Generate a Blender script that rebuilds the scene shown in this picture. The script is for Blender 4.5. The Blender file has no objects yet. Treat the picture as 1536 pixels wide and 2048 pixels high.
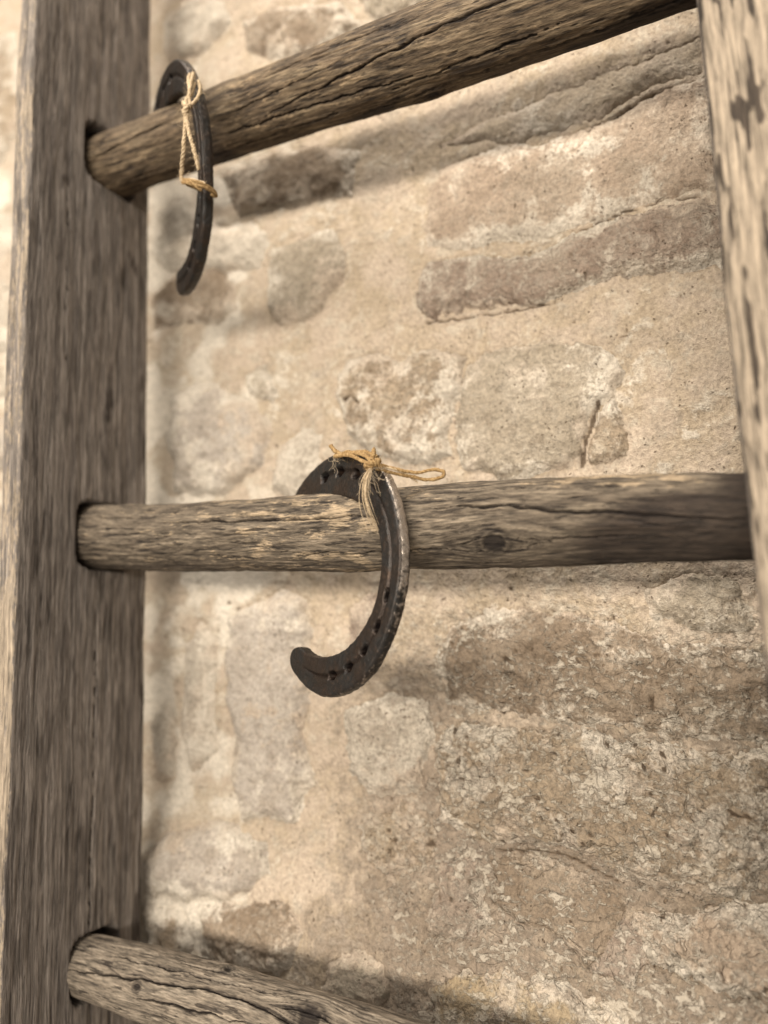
import bpy, math, random
import numpy as np
from mathutils import Matrix, Vector

# ------------------------------------------------------------------ camera, world, lamps, exposure
scene = bpy.context.scene
col = scene.collection
cam_data = bpy.data.cameras.new("camera")
cam = bpy.data.objects.new("camera", cam_data)
col.objects.link(cam)
right = Vector((0.88133431, 0.47233848, 0.01209085))
down = Vector((-0.05629531, 0.13037957, -0.98986464))
fwd = Vector((-0.46912756, 0.87172101, 0.14149843))
m = Matrix((right, -down, -fwd)).transposed().to_4x4()
m.translation = Vector((0.42911721, -0.35672681, -0.05458037))
cam.matrix_world = m
cam_data.sensor_fit = 'VERTICAL'
cam_data.sensor_height = 36.0
cam_data.sensor_width = 27.0
cam_data.lens = 36.0 * 1500.0 / 2048.0
cam_data.clip_start = 0.01
cam_data.clip_end = 60.0
cam_data.dof.use_dof = True
cam_data.dof.focus_distance = 0.398
cam_data.dof.aperture_fstop = 3.1
scene.camera = cam

world = bpy.data.worlds.new("World")
scene.world = world
world.use_nodes = True
bg = world.node_tree.nodes["Background"]
bg.inputs[0].default_value = (1.0, 0.92, 0.83, 1)
bg.inputs[1].default_value = 0.47


def lamp(name, loc, target, power, size, colour, height=None):
    d = bpy.data.lights.new(name, 'AREA')
    d.shape = 'DISK' if height is None else 'RECTANGLE'
    d.size = size
    if height: d.size_y = height
    d.energy = power
    d.color = colour
    o = bpy.data.objects.new(name, d)
    col.objects.link(o)
    o.location = loc
    o.rotation_euler = (Vector(target) - Vector(loc)).to_track_quat('-Z', 'Y').to_euler()
    return o


# a long level strip of lamps across the room, seen end to end from the wall, and a soft lamp overhead
lamp("strip_lamp", (0.55, -4.0, 0.42), (0.55, 0.05, 0.30), 385.0, 5.2, (1.0, 0.93, 0.83), 0.50)
lamp("ceiling_lamp", (0.10, -0.85, 1.65), (0.2, 0.06, 0.0), 46.0, 0.8, (1.0, 0.95, 0.88))

scene.view_settings.view_transform = 'Standard'
scene.view_settings.look = 'None'
scene.view_settings.exposure = 0.0
scene.view_settings.gamma = 1.0
scene.view_settings.use_curve_mapping = False
scene.cycles.max_bounces = 5


# ------------------------------------------------------------------ noise in numpy
def _hash(ix, iy, iz, seed):
    h = (ix.astype(np.uint32) * np.uint32(374761393) + iy.astype(np.uint32) * np.uint32(668265263)
         + iz.astype(np.uint32) * np.uint32(2147483647) + np.uint32(seed * 974711 + 12345))
    h = (h ^ (h >> np.uint32(13))) * np.uint32(1274126177)
    h = (h ^ (h >> np.uint32(16))) * np.uint32(2246822519)
    return h ^ (h >> np.uint32(15))


def rnd01(ix, iy, iz, seed):
    return _hash(ix, iy, iz, seed).astype(np.float64) / 4294967295.0


_G2 = np.stack([np.cos(np.arange(16) * math.pi / 8), np.sin(np.arange(16) * math.pi / 8)], 1)


def perlin2(x, y, seed=0):
    xi = np.floor(x).astype(np.int64); yi = np.floor(y).astype(np.int64)
    xf = x - xi; yf = y - yi
    u = xf * xf * xf * (xf * (xf * 6 - 15) + 10); v = yf * yf * yf * (yf * (yf * 6 - 15) + 10)
    z0 = np.zeros_like(xi)

    def g(dx, dy):
        k = _hash(xi + dx, yi + dy, z0, seed) & np.uint32(15)
        return _G2[k, 0] * (xf - dx) + _G2[k, 1] * (yf - dy)
    a = g(0, 0); b = g(1, 0); c = g(0, 1); d = g(1, 1)
    return 1.45 * ((a + u * (b - a)) * (1 - v) + (c + u * (d - c)) * v)


_G3 = np.array([(1, 1, 0), (-1, 1, 0), (1, -1, 0), (-1, -1, 0), (1, 0, 1), (-1, 0, 1), (1, 0, -1), (-1, 0, -1),
                (0, 1, 1), (0, -1, 1), (0, 1, -1), (0, -1, -1), (1, 1, 0), (-1, 1, 0), (0, -1, 1), (0, -1, -1)], float)


def perlin3(x, y, z, seed=0):
    xi = np.floor(x).astype(np.int64); yi = np.floor(y).astype(np.int64); zi = np.floor(z).astype(np.int64)
    xf = x - xi; yf = y - yi; zf = z - zi
    f = lambda t: t * t * t * (t * (t * 6 - 15) + 10)
    u, v, w = f(xf), f(yf), f(zf)

    def g(dx, dy, dz):
        k = _hash(xi + dx, yi + dy, zi + dz, seed) & np.uint32(15)
        return _G3[k, 0] * (xf - dx) + _G3[k, 1] * (yf - dy) + _G3[k, 2] * (zf - dz)
    L = lambda a, b, t: a + t * (b - a)
    return L(L(L(g(0, 0, 0), g(1, 0, 0), u), L(g(0, 1, 0), g(1, 1, 0), u), v),
             L(L(g(0, 0, 1), g(1, 0, 1), u), L(g(0, 1, 1), g(1, 1, 1), u), v), w)


def fbm2(x, y, octs=4, seed=0, gain=0.5):
    s = 0; a = 1.0; t = 0.0
    for k in range(octs):
        s = s + a * perlin2(x * 2 ** k, y * 2 ** k, seed + k); t += a; a *= gain
    return s / t


def ridged2(x, y, octs=3, seed=0, gain=0.55):
    s = 0; a = 1.0; t = 0.0
    for k in range(octs):
        s = s + a * (1 - np.abs(perlin2(x * 2 ** k, y * 2 ** k, seed + k))) ** 2; t += a; a *= gain
    return s / t


def chips2(x, y, seed=0):
    """cellular chips: each cell is a small tilted flake; returns height in about -1..1 and a cell value"""
    xi = np.floor(x).astype(np.int64); yi = np.floor(y).astype(np.int64)
    best = np.full(x.shape, 9.0); hgt = np.zeros(x.shape); val = np.zeros(x.shape)
    z0 = np.zeros_like(xi)
    for dx in (-1, 0, 1):
        for dy in (-1, 0, 1):
            cx, cy = xi + dx, yi + dy
            px = cx + rnd01(cx, cy, z0, seed); py = cy + rnd01(cx, cy, z0, seed + 1)
            ddx, ddy = x - px, y - py
            d = ddx * ddx + ddy * ddy
            an = rnd01(cx, cy, z0, seed + 2) * 6.283
            h = (ddx * np.cos(an) + ddy * np.sin(an)) * 1.6 + (rnd01(cx, cy, z0, seed + 3) - 0.5)
            mlt = d < best
            best = np.where(mlt, d, best); hgt = np.where(mlt, h, hgt); val = np.where(mlt, rnd01(cx, cy, z0, seed + 4), val)
    return hgt, val


def sstep(a, b, x):
    t = np.clip((x - a) / (b - a), 0, 1)
    return t * t * (3 - 2 * t)


# ------------------------------------------------------------------ mesh helpers
def tag(o, label=None, cat=None, group=None, kind=None):
    if label: o['label'] = label
    if cat: o['category'] = cat
    if group: o['group'] = group
    if kind: o['kind'] = kind
    return o


def empty(name, loc=(0, 0, 0)):
    o = bpy.data.objects.new(name, None)
    o.empty_display_size = 0.03
    o.location = loc
    col.objects.link(o)
    return o


def mesh_obj(name, verts, quads, mat, parent=None, attrs=None, smooth=True, offset=(0, 0, 0)):
    """verts (n,3) in world metres, quads (m,4) or list of mixed faces"""
    me = bpy.data.meshes.new(name)
    v = np.asarray(verts, np.float32) - np.asarray(offset, np.float32)
    if isinstance(quads, np.ndarray):
        nf = len(quads); k = quads.shape[1]
        me.vertices.add(len(v)); me.vertices.foreach_set("co", v.ravel())
        me.loops.add(nf * k); me.loops.foreach_set("vertex_index", quads.astype(np.int32).ravel())
        me.polygons.add(nf); me.polygons.foreach_set("loop_start", np.arange(0, nf * k, k, dtype=np.int32))
        me.update(calc_edges=True)
        me.validate()
    else:
        me.from_pydata(v.tolist(), [], quads); me.update()
    if smooth:
        me.polygons.foreach_set("use_smooth", np.ones(len(me.polygons), bool))
    for k, a in (attrs or {}).items():
        a = np.asarray(a, np.float32)
        if a.ndim == 1:
            at = me.attributes.new(k, 'FLOAT', 'POINT'); at.data.foreach_set("value", a)
        else:
            at = me.attributes.new(k, 'FLOAT_VECTOR', 'POINT'); at.data.foreach_set("vector", a.ravel())
    me.materials.append(mat)
    o = bpy.data.objects.new(name, me)
    col.objects.link(o)
    if parent is not None:
        o.parent = parent
    return o


def grid_quads(n, mm, wrap=False):
    i = np.arange(n - 1)[:, None]
    j = np.arange(mm if wrap else mm - 1)[None, :]
    j2 = (j + 1) % mm
    return np.stack([i * mm + j, (i + 1) * mm + j, (i + 1) * mm + j2, i * mm + j2], -1).reshape(-1, 4)


# ------------------------------------------------------------------ node helpers
class NT:
    def __init__(self, name):
        self.mat = bpy.data.materials.new(name); self.mat.use_nodes = True
        self.t = self.mat.node_tree; self.n = self.t.nodes
        self.bsdf = self.n["Principled BSDF"]

    def link(self, a, b):
        self.t.links.new(a, b)

    def val(self, sock, v):
        if hasattr(v, 'is_output'): self.link(v, sock)
        elif isinstance(v, (tuple, list)) and len(v) == 3 and sock.type == 'RGBA': sock.default_value = (*v, 1)
        else: sock.default_value = v

    def attr(self, name, vec=False):
        a = self.n.new("ShaderNodeAttribute"); a.attribute_name = name
        return a.outputs['Vector' if vec else 'Fac']

    def objco(self):
        return self.n.new("ShaderNodeTexCoord").outputs['Object']

    def scale(self, vec, s):
        k = self.n.new("ShaderNodeVectorMath"); k.operation = 'MULTIPLY'
        self.link(vec, k.inputs[0]); k.inputs[1].default_value = s if isinstance(s, tuple) else (s, s, s)
        return k.outputs[0]

    def vadd(self, a, b):
        k = self.n.new("ShaderNodeVectorMath"); k.operation = 'ADD'
        self.val(k.inputs[0], a); self.val(k.inputs[1], b)
        return k.outputs[0]

    def noise(self, vec, scale=1.0, detail=3.0, rough=0.55, dist=0.0, colour=False):
        k = self.n.new("ShaderNodeTexNoise"); self.link(vec, k.inputs['Vector'])
        k.inputs['Scale'].default_value = scale; k.inputs['Detail'].default_value = detail
        k.inputs['Roughness'].default_value = rough; k.inputs['Distortion'].default_value = dist
        return k.outputs['Color' if colour else 0]

    def voronoi(self, vec, scale, feature='F1', out='Distance', rnd=1.0):
        k = self.n.new("ShaderNodeTexVoronoi"); self.link(vec, k.inputs['Vector'])
        k.feature = feature; k.inputs['Scale'].default_value = scale; k.inputs['Randomness'].default_value = rnd
        return k.outputs[out]

    def ramp(self, fac, stops):
        k = self.n.new("ShaderNodeValToRGB"); self.link(fac, k.inputs[0])
        e = k.color_ramp.elements
        while len(e) < len(stops): e.new(0.5)
        for el, (p, c) in zip(e, stops):
            el.position = p
            el.color = (c, c, c, 1) if isinstance(c, (int, float)) else (*c, 1)
        return k.outputs[0]

    def step(self, fac, a, b):
        k = self.n.new("ShaderNodeMapRange"); k.interpolation_type = 'SMOOTHSTEP'
        self.val(k.inputs[0], fac); k.inputs[1].default_value = a; k.inputs[2].default_value = b
        return k.outputs[0]

    def math(self, op, a, b=0.0, c=None):
        k = self.n.new("ShaderNodeMath"); k.operation = op
        self.val(k.inputs[0], a); self.val(k.inputs[1], b)
        if c is not None: self.val(k.inputs[2], c)
        return k.outputs[0]

    def mix(self, fac, a, b, mode='MIX'):
        k = self.n.new("ShaderNodeMix"); k.data_type = 'RGBA'; k.blend_type = mode
        self.val(k.inputs['Factor'], fac) if False else self.val(k.inputs[0], fac)
        self.val(k.inputs[6], a); self.val(k.inputs[7], b)
        return k.outputs[2]

    def bump(self, h, strength, dist, normal=None):
        k = self.n.new("ShaderNodeBump"); k.inputs['Strength'].default_value = strength
        k.inputs['Distance'].default_value = dist; self.link(h, k.inputs['Height'])
        if normal is not None: self.link(normal, k.inputs['Normal'])
        return k.outputs[0]

    def finish(self, base, rough=0.9, normal=None, spec=0.25, metallic=None):
        self.val(self.bsdf.inputs['Base Color'], base)
        self.val(self.bsdf.inputs['Roughness'], rough)
        self.bsdf.inputs['Specular IOR Level'].default_value = spec
        if metallic is not None: self.val(self.bsdf.inputs['Metallic'], metallic)
        if normal is not None: self.link(normal, self.bsdf.inputs['Normal'])
        return self.mat


MORTAR = (0.398, 0.318, 0.240)
PALE = (0.56, 0.495, 0.405)


def masonry(name, c1, c2, c3, is_mortar=False):
    t = NT(name)
    co = t.objco()
    warp = t.vadd(co, t.scale(t.noise(co, 60, 2, colour=True), 0.012))
    n0 = t.noise(warp, 13, 3, 0.6)
    n1 = t.noise(warp, 30, 4, 0.62)
    n2 = t.noise(warp, 95, 5, 0.65)
    n3 = t.noise(co, 420, 4, 0.7)
    n4 = t.noise(co, 1500, 2, 0.6)
    rough = t.attr('rough')
    base = t.mix(t.step(n1, 0.38, 0.62), c1, c2)
    base = t.mix(t.math('MULTIPLY', t.step(n2, 0.50, 0.66), 0.8), base, c3)
    # lime wash smeared over the stone
    sm = t.math('ADD', t.attr('smear'), t.math('MULTIPLY', t.math('SUBTRACT', n1, 0.5), 1.6))
    smn = t.math('ADD', sm, t.math('MULTIPLY', t.math('SUBTRACT', n2, 0.5), 1.3))
    smn = t.math('ADD', smn, t.math('MULTIPLY', t.math('SUBTRACT', n3, 0.5), 0.6))
    wash = t.mix(t.step(n0, 0.4, 0.6), MORTAR, PALE)
    base = t.mix(t.math('MULTIPLY', t.step(smn, 0.40, 0.75), 0.88), base, wash)
    # grey and brown ghosting of the whole face
    gh = t.step(t.math('ADD', n0, t.math('MULTIPLY', t.math('SUBTRACT', n2, 0.5), 0.5)), 0.52, 0.68)
    base = t.mix(t.math('MULTIPLY', gh, 0.42), base, (0.255, 0.205, 0.15))
    pn = t.math('ADD', t.attr('pale'), t.math('MULTIPLY', t.math('SUBTRACT', n1, 0.5), 1.1))
    base = t.mix(t.math('MULTIPLY', t.step(pn, 0.15, 0.75), 0.85), base, PALE)
    bn = t.math('ADD', t.attr('brown'), t.math('MULTIPLY', t.math('SUBTRACT', n2, 0.5), 1.4))
    bn = t.math('ADD', bn, t.math('MULTIPLY', t.math('SUBTRACT', n1, 0.5), 0.7))
    base = t.mix(t.math('MULTIPLY', t.step(bn, 0.28, 0.80), 0.82), base, (0.185, 0.142, 0.104))
    # fine tonal grain and specks
    g = t.ramp(n3, [(0.27, 0.56), (0.5, 1.0), (0.73, 1.36)])
    base = t.mix(0.85, base, g, 'MULTIPLY')
    g4 = t.ramp(n4, [(0.3, 0.82), (0.7, 1.14)])
    base = t.mix(0.8, base, g4, 'MULTIPLY')
    v = t.voronoi(warp, 260)
    msk = t.step(t.noise(co, 70, 2), 0.50, 0.60)
    speck = t.math('MULTIPLY', t.math('SUBTRACT', 1.0, t.step(v, 0.10, 0.22)), msk)
    base = t.mix(t.math('MULTIPLY', speck, 0.7), base, (0.12, 0.078, 0.045))
    base = t.mix(t.math('MULTIPLY', t.attr('pit'), 0.75), base, (0.13, 0.085, 0.05))
    # flaking skin: pale chips and curling creases with their shade painted into the colour
    rk = t.math('MULTIPLY_ADD', rough, 0.85, 0.10)
    warp2 = t.vadd(t.scale(co, (1.0, 1.0, 1.5)), t.scale(t.noise(co, 240, 2, colour=True), 0.006))
    f1 = t.noise(warp2, 215, 4, 0.62, 0.6)
    fden = t.math('MULTIPLY', t.math('SUBTRACT', t.noise(co, 38, 3, 0.6), 0.5), 0.45)
    chipn = t.math('ADD', t.math('ADD', t.math('MULTIPLY', t.attr('chip'), 0.10), f1), fden)
    chipm = t.math('MULTIPLY', t.step(chipn, 0.50, 0.66), rk)
    base = t.mix(t.math('MULTIPLY', chipm, 0.78), base, (0.47, 0.41, 0.325))
    f2 = t.noise(warp, 48, 2, 0.5, 1.3)
    crease = t.math('SUBTRACT', 1.0, t.step(t.math('ABSOLUTE', t.math('SUBTRACT', f2, 0.5)), 0.0, 0.024))
    gate = t.step(t.noise(co, 55, 3), 0.44, 0.58)
    crease = t.math('MULTIPLY', t.math('MULTIPLY', crease, gate), rk)
    base = t.mix(t.math('MULTIPLY', crease, 0.14), base, (0.10, 0.068, 0.043))
    base = t.mix(t.math('MULTIPLY', t.step(t.attr('pit'), 0.35, 0.8), 0.8), base, (0.075, 0.052, 0.034))
    h = t.math('ADD', t.math('MULTIPLY', n2, 0.75), t.math('MULTIPLY', n3, 0.6))
    h = t.math('ADD', h, t.math('MULTIPLY', n4, 0.12))
    h = t.math('SUBTRACT', h, t.math('MULTIPLY', speck, 0.4))
    h = t.math('ADD', h, t.math('MULTIPLY', chipm, 0.35))
    h = t.math('SUBTRACT', h, t.math('MULTIPLY', crease, 0.2))
    h = t.math('ADD', h, t.math('MULTIPLY', t.math('MULTIPLY', t.math('ABSOLUTE', t.math('SUBTRACT', f2, 0.5)), rk), 2.6))
    return t.finish(base, 0.93, t.bump(h, 1.0, 0.0032), 0.15)


M = {}
M['mortar'] = masonry('lime_mortar', MORTAR, (0.345, 0.272, 0.19), (0.44, 0.375, 0.29), True)
M['pink'] = masonry('rosy_stone', (0.30, 0.228, 0.165), (0.36, 0.283, 0.21), (0.225, 0.168, 0.120))
M['mauve'] = masonry('mauve_stone', (0.225, 0.168, 0.126), (0.285, 0.226, 0.173), (0.34, 0.285, 0.225))
M['brown'] = masonry('brown_stone', (0.195, 0.145, 0.100), (0.245, 0.190, 0.136), (0.15, 0.110, 0.075))
M['tan'] = masonry('tan_stone', (0.285, 0.22, 0.152), (0.215, 0.163, 0.112), (0.36, 0.30, 0.222))
M['grey'] = masonry('grey_stone', (0.280, 0.230, 0.168), (0.325, 0.272, 0.205), (0.205, 0.165, 0.118))
M['pale'] = masonry('pale_stone', (0.40, 0.345, 0.275), (0.335, 0.28, 0.218), (0.46, 0.40, 0.325))
M['lilac'] = masonry('lilac_stone', (0.335, 0.285, 0.232), (0.395, 0.342, 0.285), (0.255, 0.21, 0.167))
M['buff'] = masonry('buff_stone', (0.36, 0.29, 0.21), (0.32, 0.26, 0.195), (0.41, 0.345, 0.265))
M['ochre'] = masonry('ochre_stone', (0.28, 0.212, 0.132), (0.325, 0.255, 0.172), (0.215, 0.16, 0.10))


def wood(name, dark, mid, light, tan, gs, dashes=0.75, al=1.0):
    t = NT(name)
    gc = t.attr('gc', True)
    wob = t.scale(t.noise(t.scale(gc, (25.0, 60.0, 60.0)), 1, 2, colour=True), (0.0, 0.0025, 0.0025))
    w = t.vadd(gc, wob)
    g1 = t.noise(t.scale(w, (32 * gs * al, 330 * gs, 330 * gs)), 1, 5, 0.7)
    g2 = t.noise(t.scale(w, (150 * gs * al, 1150 * gs, 1150 * gs)), 1, 3, 0.65)
    g6 = t.noise(t.scale(w, (75 * gs * al, 640 * gs, 640 * gs)), 1, 4, 0.65)
    g3 = t.noise(t.scale(w, (5.0, 55.0, 55.0)), 1, 3, 0.6)
    g5 = t.noise(t.scale(w, (190.0, 640.0, 640.0)), 1, 4, 0.7)
    base = t.ramp(g1, [(0.30, dark), (0.47, mid), (0.66, light)])
    base = t.mix(t.math('MULTIPLY', t.step(g3, 0.45, 0.7), 0.5), base, mid)
    fn = t.math('ADD', t.attr('flake'), t.math('MULTIPLY', t.math('SUBTRACT', g5, 0.5), 1.7))
    fn = t.math('ADD', fn, t.math('MULTIPLY', t.math('SUBTRACT', g1, 0.5), 0.6))
    base = t.mix(t.math('MULTIPLY', t.step(fn, 0.42, 0.66), 0.8), base, tan)
    st = t.math('ADD', t.attr('stain_shade'), t.math('MULTIPLY', t.math('SUBTRACT', g3, 0.5), 0.6))
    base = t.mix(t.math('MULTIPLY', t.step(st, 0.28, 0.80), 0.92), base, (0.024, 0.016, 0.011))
    base = t.mix(0.9, base, t.ramp(g2, [(0.27, 0.35), (0.5, 1.0), (0.73, 1.55)]), 'MULTIPLY')
    base = t.mix(0.85, base, t.ramp(g6, [(0.33, 0.40), (0.47, 1.0), (0.70, 1.5)]), 'MULTIPLY')
    spot = t.step(t.noise(t.scale(gc, (70.0 * al, 160.0, 160.0)), 1, 3, 0.6), 0.60, 0.72)
    base = t.mix(t.math('MULTIPLY', spot, 0.3), base, tuple(c * 0.45 for c in dark))
    fine = t.step(g1, 0.33, 0.39)
    base = t.mix(t.math('MULTIPLY', t.math('SUBTRACT', 1.0, fine), 0.6), base, tuple(c * 0.4 for c in dark))
    chk = t.step(t.noise(t.scale(w, (60.0 * gs * al, 480.0 * gs, 480.0 * gs)), 1, 3, 0.55), 0.615, 0.655)
    base = t.mix(t.math('MULTIPLY', chk, dashes), base, (0.016, 0.011, 0.008))
    base = t.mix(t.attr('crack'), base, (0.012, 0.008, 0.006))
    h = t.math('ADD', t.math('MULTIPLY', g1, 0.9), t.math('MULTIPLY', g2, 0.45))
    h = t.math('ADD', h, t.math('MULTIPLY', g5, 0.35))
    h = t.math('ADD', h, t.math('MULTIPLY', g6, 0.7))
    h = t.math('SUBTRACT', h, t.math('MULTIPLY', chk, 0.5))
    return t.finish(base, 0.82, t.bump(h, 1.0, 0.0014), 0.25)


M['rung_mid'] = wood('weathered_rung_wood', (0.022, 0.016, 0.012), (0.085, 0.065, 0.045), (0.172, 0.135, 0.095), (0.26, 0.193, 0.122), 1.0)
M['rung_top'] = wood('brown_rung_wood', (0.022, 0.015, 0.009), (0.086, 0.059, 0.035), (0.185, 0.137, 0.084), (0.24, 0.17, 0.10), 0.9)
M['rung_low'] = wood('grey_rung_wood', (0.052, 0.041, 0.031), (0.135, 0.107, 0.078), (0.215, 0.175, 0.131), (0.25, 0.20, 0.145), 0.9)
M['rail'] = wood('grey_rail_wood', (0.078, 0.064, 0.054), (0.132, 0.110, 0.092), (0.178, 0.151, 0.127), (0.28, 0.22, 0.155), 0.95, 0.3, 0.40)


def iron():
    t = NT('dark_iron')
    co = t.objco()
    n1 = t.noise(co, 70, 4, 0.6)
    n2 = t.noise(co, 420, 4, 0.65)
    n3 = t.noise(co, 1400, 2, 0.6)
    base = t.mix(t.step(n1, 0.42, 0.62), (0.033, 0.030, 0.027), (0.040, 0.029, 0.022))
    rust = t.math('MULTIPLY', t.step(n2, 0.52, 0.68), 0.6)
    base = t.mix(t.math('MULTIPLY', rust, 0.5), base, (0.105, 0.056, 0.029))
    we = t.math('ADD', t.attr('wear'), t.math('ADD', t.math('MULTIPLY', t.math('SUBTRACT', n2, 0.5), 1.5), t.math('MULTIPLY', t.math('SUBTRACT', n1, 0.5), 0.8)))
    we = t.step(we, 0.35, 0.75)
    base = t.mix(we, base, (0.40, 0.335, 0.275))
    base = t.mix(t.attr('hole'), base, (0.004, 0.003, 0.003))
    base = t.mix(t.math('MULTIPLY', t.attr('groove'), 0.7), base, (0.020, 0.012, 0.008))
    r = t.math('SUBTRACT', t.ramp(n2, [(0.3, 0.30), (0.7, 0.50)]), t.math('MULTIPLY', we, 0.20))
    h = t.math('ADD', n2, t.math('MULTIPLY', n3, 0.5))
    met = t.math('SUBTRACT', 0.72, t.math('MULTIPLY', t.attr('hole'), 0.72))
    m_ = t.finish(base, r, t.bump(h, 0.6, 0.0009), 0.5, met)
    t.link(t.math('SUBTRACT', 0.5, t.math('MULTIPLY', t.attr('hole'), 0.5)), t.bsdf.inputs['Specular IOR Level'])
    return m_


M['iron'] = iron()


def jute(name, c1, c2):
    t = NT(name)
    co = t.objco()
    n = t.noise(co, 900, 3, 0.6)
    return t.finish(t.mix(t.step(n, 0.35, 0.65), c1, c2), 0.85, None, 0.2)


M['jute_gold'] = jute('golden_jute', (0.17, 0.098, 0.036), (0.31, 0.205, 0.095))
M['jute_pale'] = jute('pale_jute', (0.31, 0.225, 0.132), (0.50, 0.385, 0.25))
M['jute_fibre'] = jute('jute_fibre', (0.34, 0.255, 0.155), (0.48, 0.38, 0.265))

# ------------------------------------------------------------------ the stone wall
WALL_Y = 0.075
STONES = [   # tone, proud (mm), edge (mm), roughness, lime smear, outline on the wall in mm (x, z)
    ('pink',3,6,0.20,0.45,((226,229),(237,248),(266,252),(306,245),(344,246),(370,256),(386,257),(406,257),(411,185),(393,189),(356,186),(327,184),(292,181),(255,186),(226,194))),
    ('mauve',5,4,0.50,0.35,((220,172),(226,187),(265,180),(298,174),(327,179),(356,183),(398,184),(413,178),(414,143),(369,145),(341,147),(314,140),(272,144),(230,143),(217,152))),
    ('buff',2,6,0.10,0.30,((237,266),(280,274),(345,279),(401,285),(404,262),(370,259),(344,250),(296,251))),
    ('grey',5,4,0.30,0.40,((94,195),(100,222),(123,227),(149,226),(162,208),(161,185),(146,173),(142,162),(107,163),(93,176))),
    ('brown',4,6,0.30,0.25,((-26,212),(-7,221),(26,220),(41,223),(62,206),(68,180),(49,172),(12,183),(-21,184))),
    ('pale',4,5,0.40,0.50,((-29,288),(10,294),(44,256),(75,253),(95,231),(86,209),(62,214),(25,225),(-13,229),(-28,243))),
    ('brown',4,6,0.30,0.30,((42,300),(82,306),(138,297),(173,282),(166,249),(122,253),(64,260))),
    ('tan',4,4,0.50,0.55,((156,97),(164,125),(184,127),(208,120),(233,123),(253,113),(253,88),(241,66),(244,50),(219,45),(185,57),(169,71))),
    ('grey',4,5,0.35,0.35,((246,76),(254,107),(278,117),(310,115),(340,107),(351,88),(346,75),(334,69),(328,45),(323,33),(280,29),(251,42),(246,59))),
    ('tan',3,3,0.30,0.30,((330,43),(336,66),(347,73),(354,54),(353,38),(330,34))),
    ('lilac',4,6,0.50,0.55,((-2,85),(0,122),(41,128),(82,107),(101,85),(98,56),(61,36),(11,43))),
    ('grey',3,3,0.30,0.30,((76,127),(94,133),(107,111),(103,102),(81,111))),
    ('pale',4,5,0.30,0.50,((111,66),(128,82),(145,73),(146,44),(125,28),(103,37))),
    ('lilac',5,6,0.40,0.40,((69,-57),(84,-47),(115,-35),(136,-42),(141,-62),(139,-135),(145,-160),(133,-187),(91,-192),(77,-167),(78,-140),(69,-106))),
    ('pale',4,4,0.30,0.40,((-2,-136),(12,-117),(21,-134),(26,-173),(6,-175))),
    ('pale',4,5,0.30,0.50,((29,-75),(43,-60),(60,-71),(62,-148),(40,-171),(28,-134))),
    ('lilac',5,5,0.40,0.50,((10,-224),(28,-207),(69,-195),(113,-202),(122,-220),(106,-234),(54,-246),(21,-246))),
    ('brown',4,5,0.50,0.30,((68,-248),(106,-237),(138,-234),(154,-245),(147,-267),(108,-281),(74,-273))),
    ('tan',4,5,0.40,0.40,((20,-257),(52,-251),(67,-268),(63,-288),(29,-288))),
    ('mauve',3,4,0.30,0.30,((170,-49),(187,-39),(206,-42),(209,-61),(195,-77),(173,-75))),
    ('brown',4,7,0.80,0.30,((237,-79),(244,-55),(280,-47),(335,-52),(374,-64),(410,-65),(423,-75),(424,-111),(384,-117),(347,-111),(291,-110),(244,-107))),
    ('tan',6,7,1.00,0.50,((231,-133),(244,-115),(291,-115),(347,-116),(384,-121),(423,-116),(423,-163),(404,-187),(369,-195),(342,-188),(304,-179),(269,-182),(237,-173))),
    ('brown',3,4,0.15,0.10,((270,-191),(278,-186),(304,-184),(339,-193),(344,-200),(341,-225),(325,-234),(309,-221),(286,-218),(272,-210))),
    ('mauve',3,4,0.70,0.30,((237,-199),(263,-187),(267,-213),(278,-222),(253,-235),(234,-233))),
    ('mauve',2,3,0.15,0.10,((327,-235),(331,-218),(344,-208),(354,-211),(356,-222),(348,-234))),
    ('pink',5,6,1.00,0.40,((347,-205),(369,-199),(404,-190),(421,-186),(421,-229),(391,-229),(361,-227))),
    ('grey',3,4,0.30,0.30,((173,-259),(191,-250),(211,-251),(215,-267),(205,-278),(184,-281),(170,-274))),
    ('pale',4,6,0.70,0.40,((170,-114),(195,-103),(227,-104),(232,-127),(226,-157),(196,-167),(174,-154))),
    ('tan',4,5,0.80,0.40,((182,-180),(210,-166),(232,-177),(233,-195),(211,-210),(186,-204))),
    ('grey',2,4,0.40,0.30,((360,-37),(383,-29),(407,-32),(415,-59),(387,-59),(362,-51))),
    ('brown',4,5,0.40,0.40,((56,435),(96,432),(153,412),(171,384),(136,372),(98,382),(62,405))),
    ('grey',4,5,0.40,0.40,((157,436),(213,420),(244,382),(229,373),(188,377),(173,396))),
    ('pale',4,5,0.40,0.50,((-36,472),(21,483),(45,439),(14,419),(-27,429))),
    ('tan',4,5,0.30,0.50,((-320,551),(-244,545),(-218,429),(-249,395),(-320,433))),
    ('pale',4,5,0.30,0.50,((-290,341),(-226,340),(-206,193),(-268,193))),
    ('ochre',3,7,0.50,0.50,((238,-262),(262,-244),(309,-239),(340,-247),(354,-260),(302,-288),(244,-295))),
]


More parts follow.
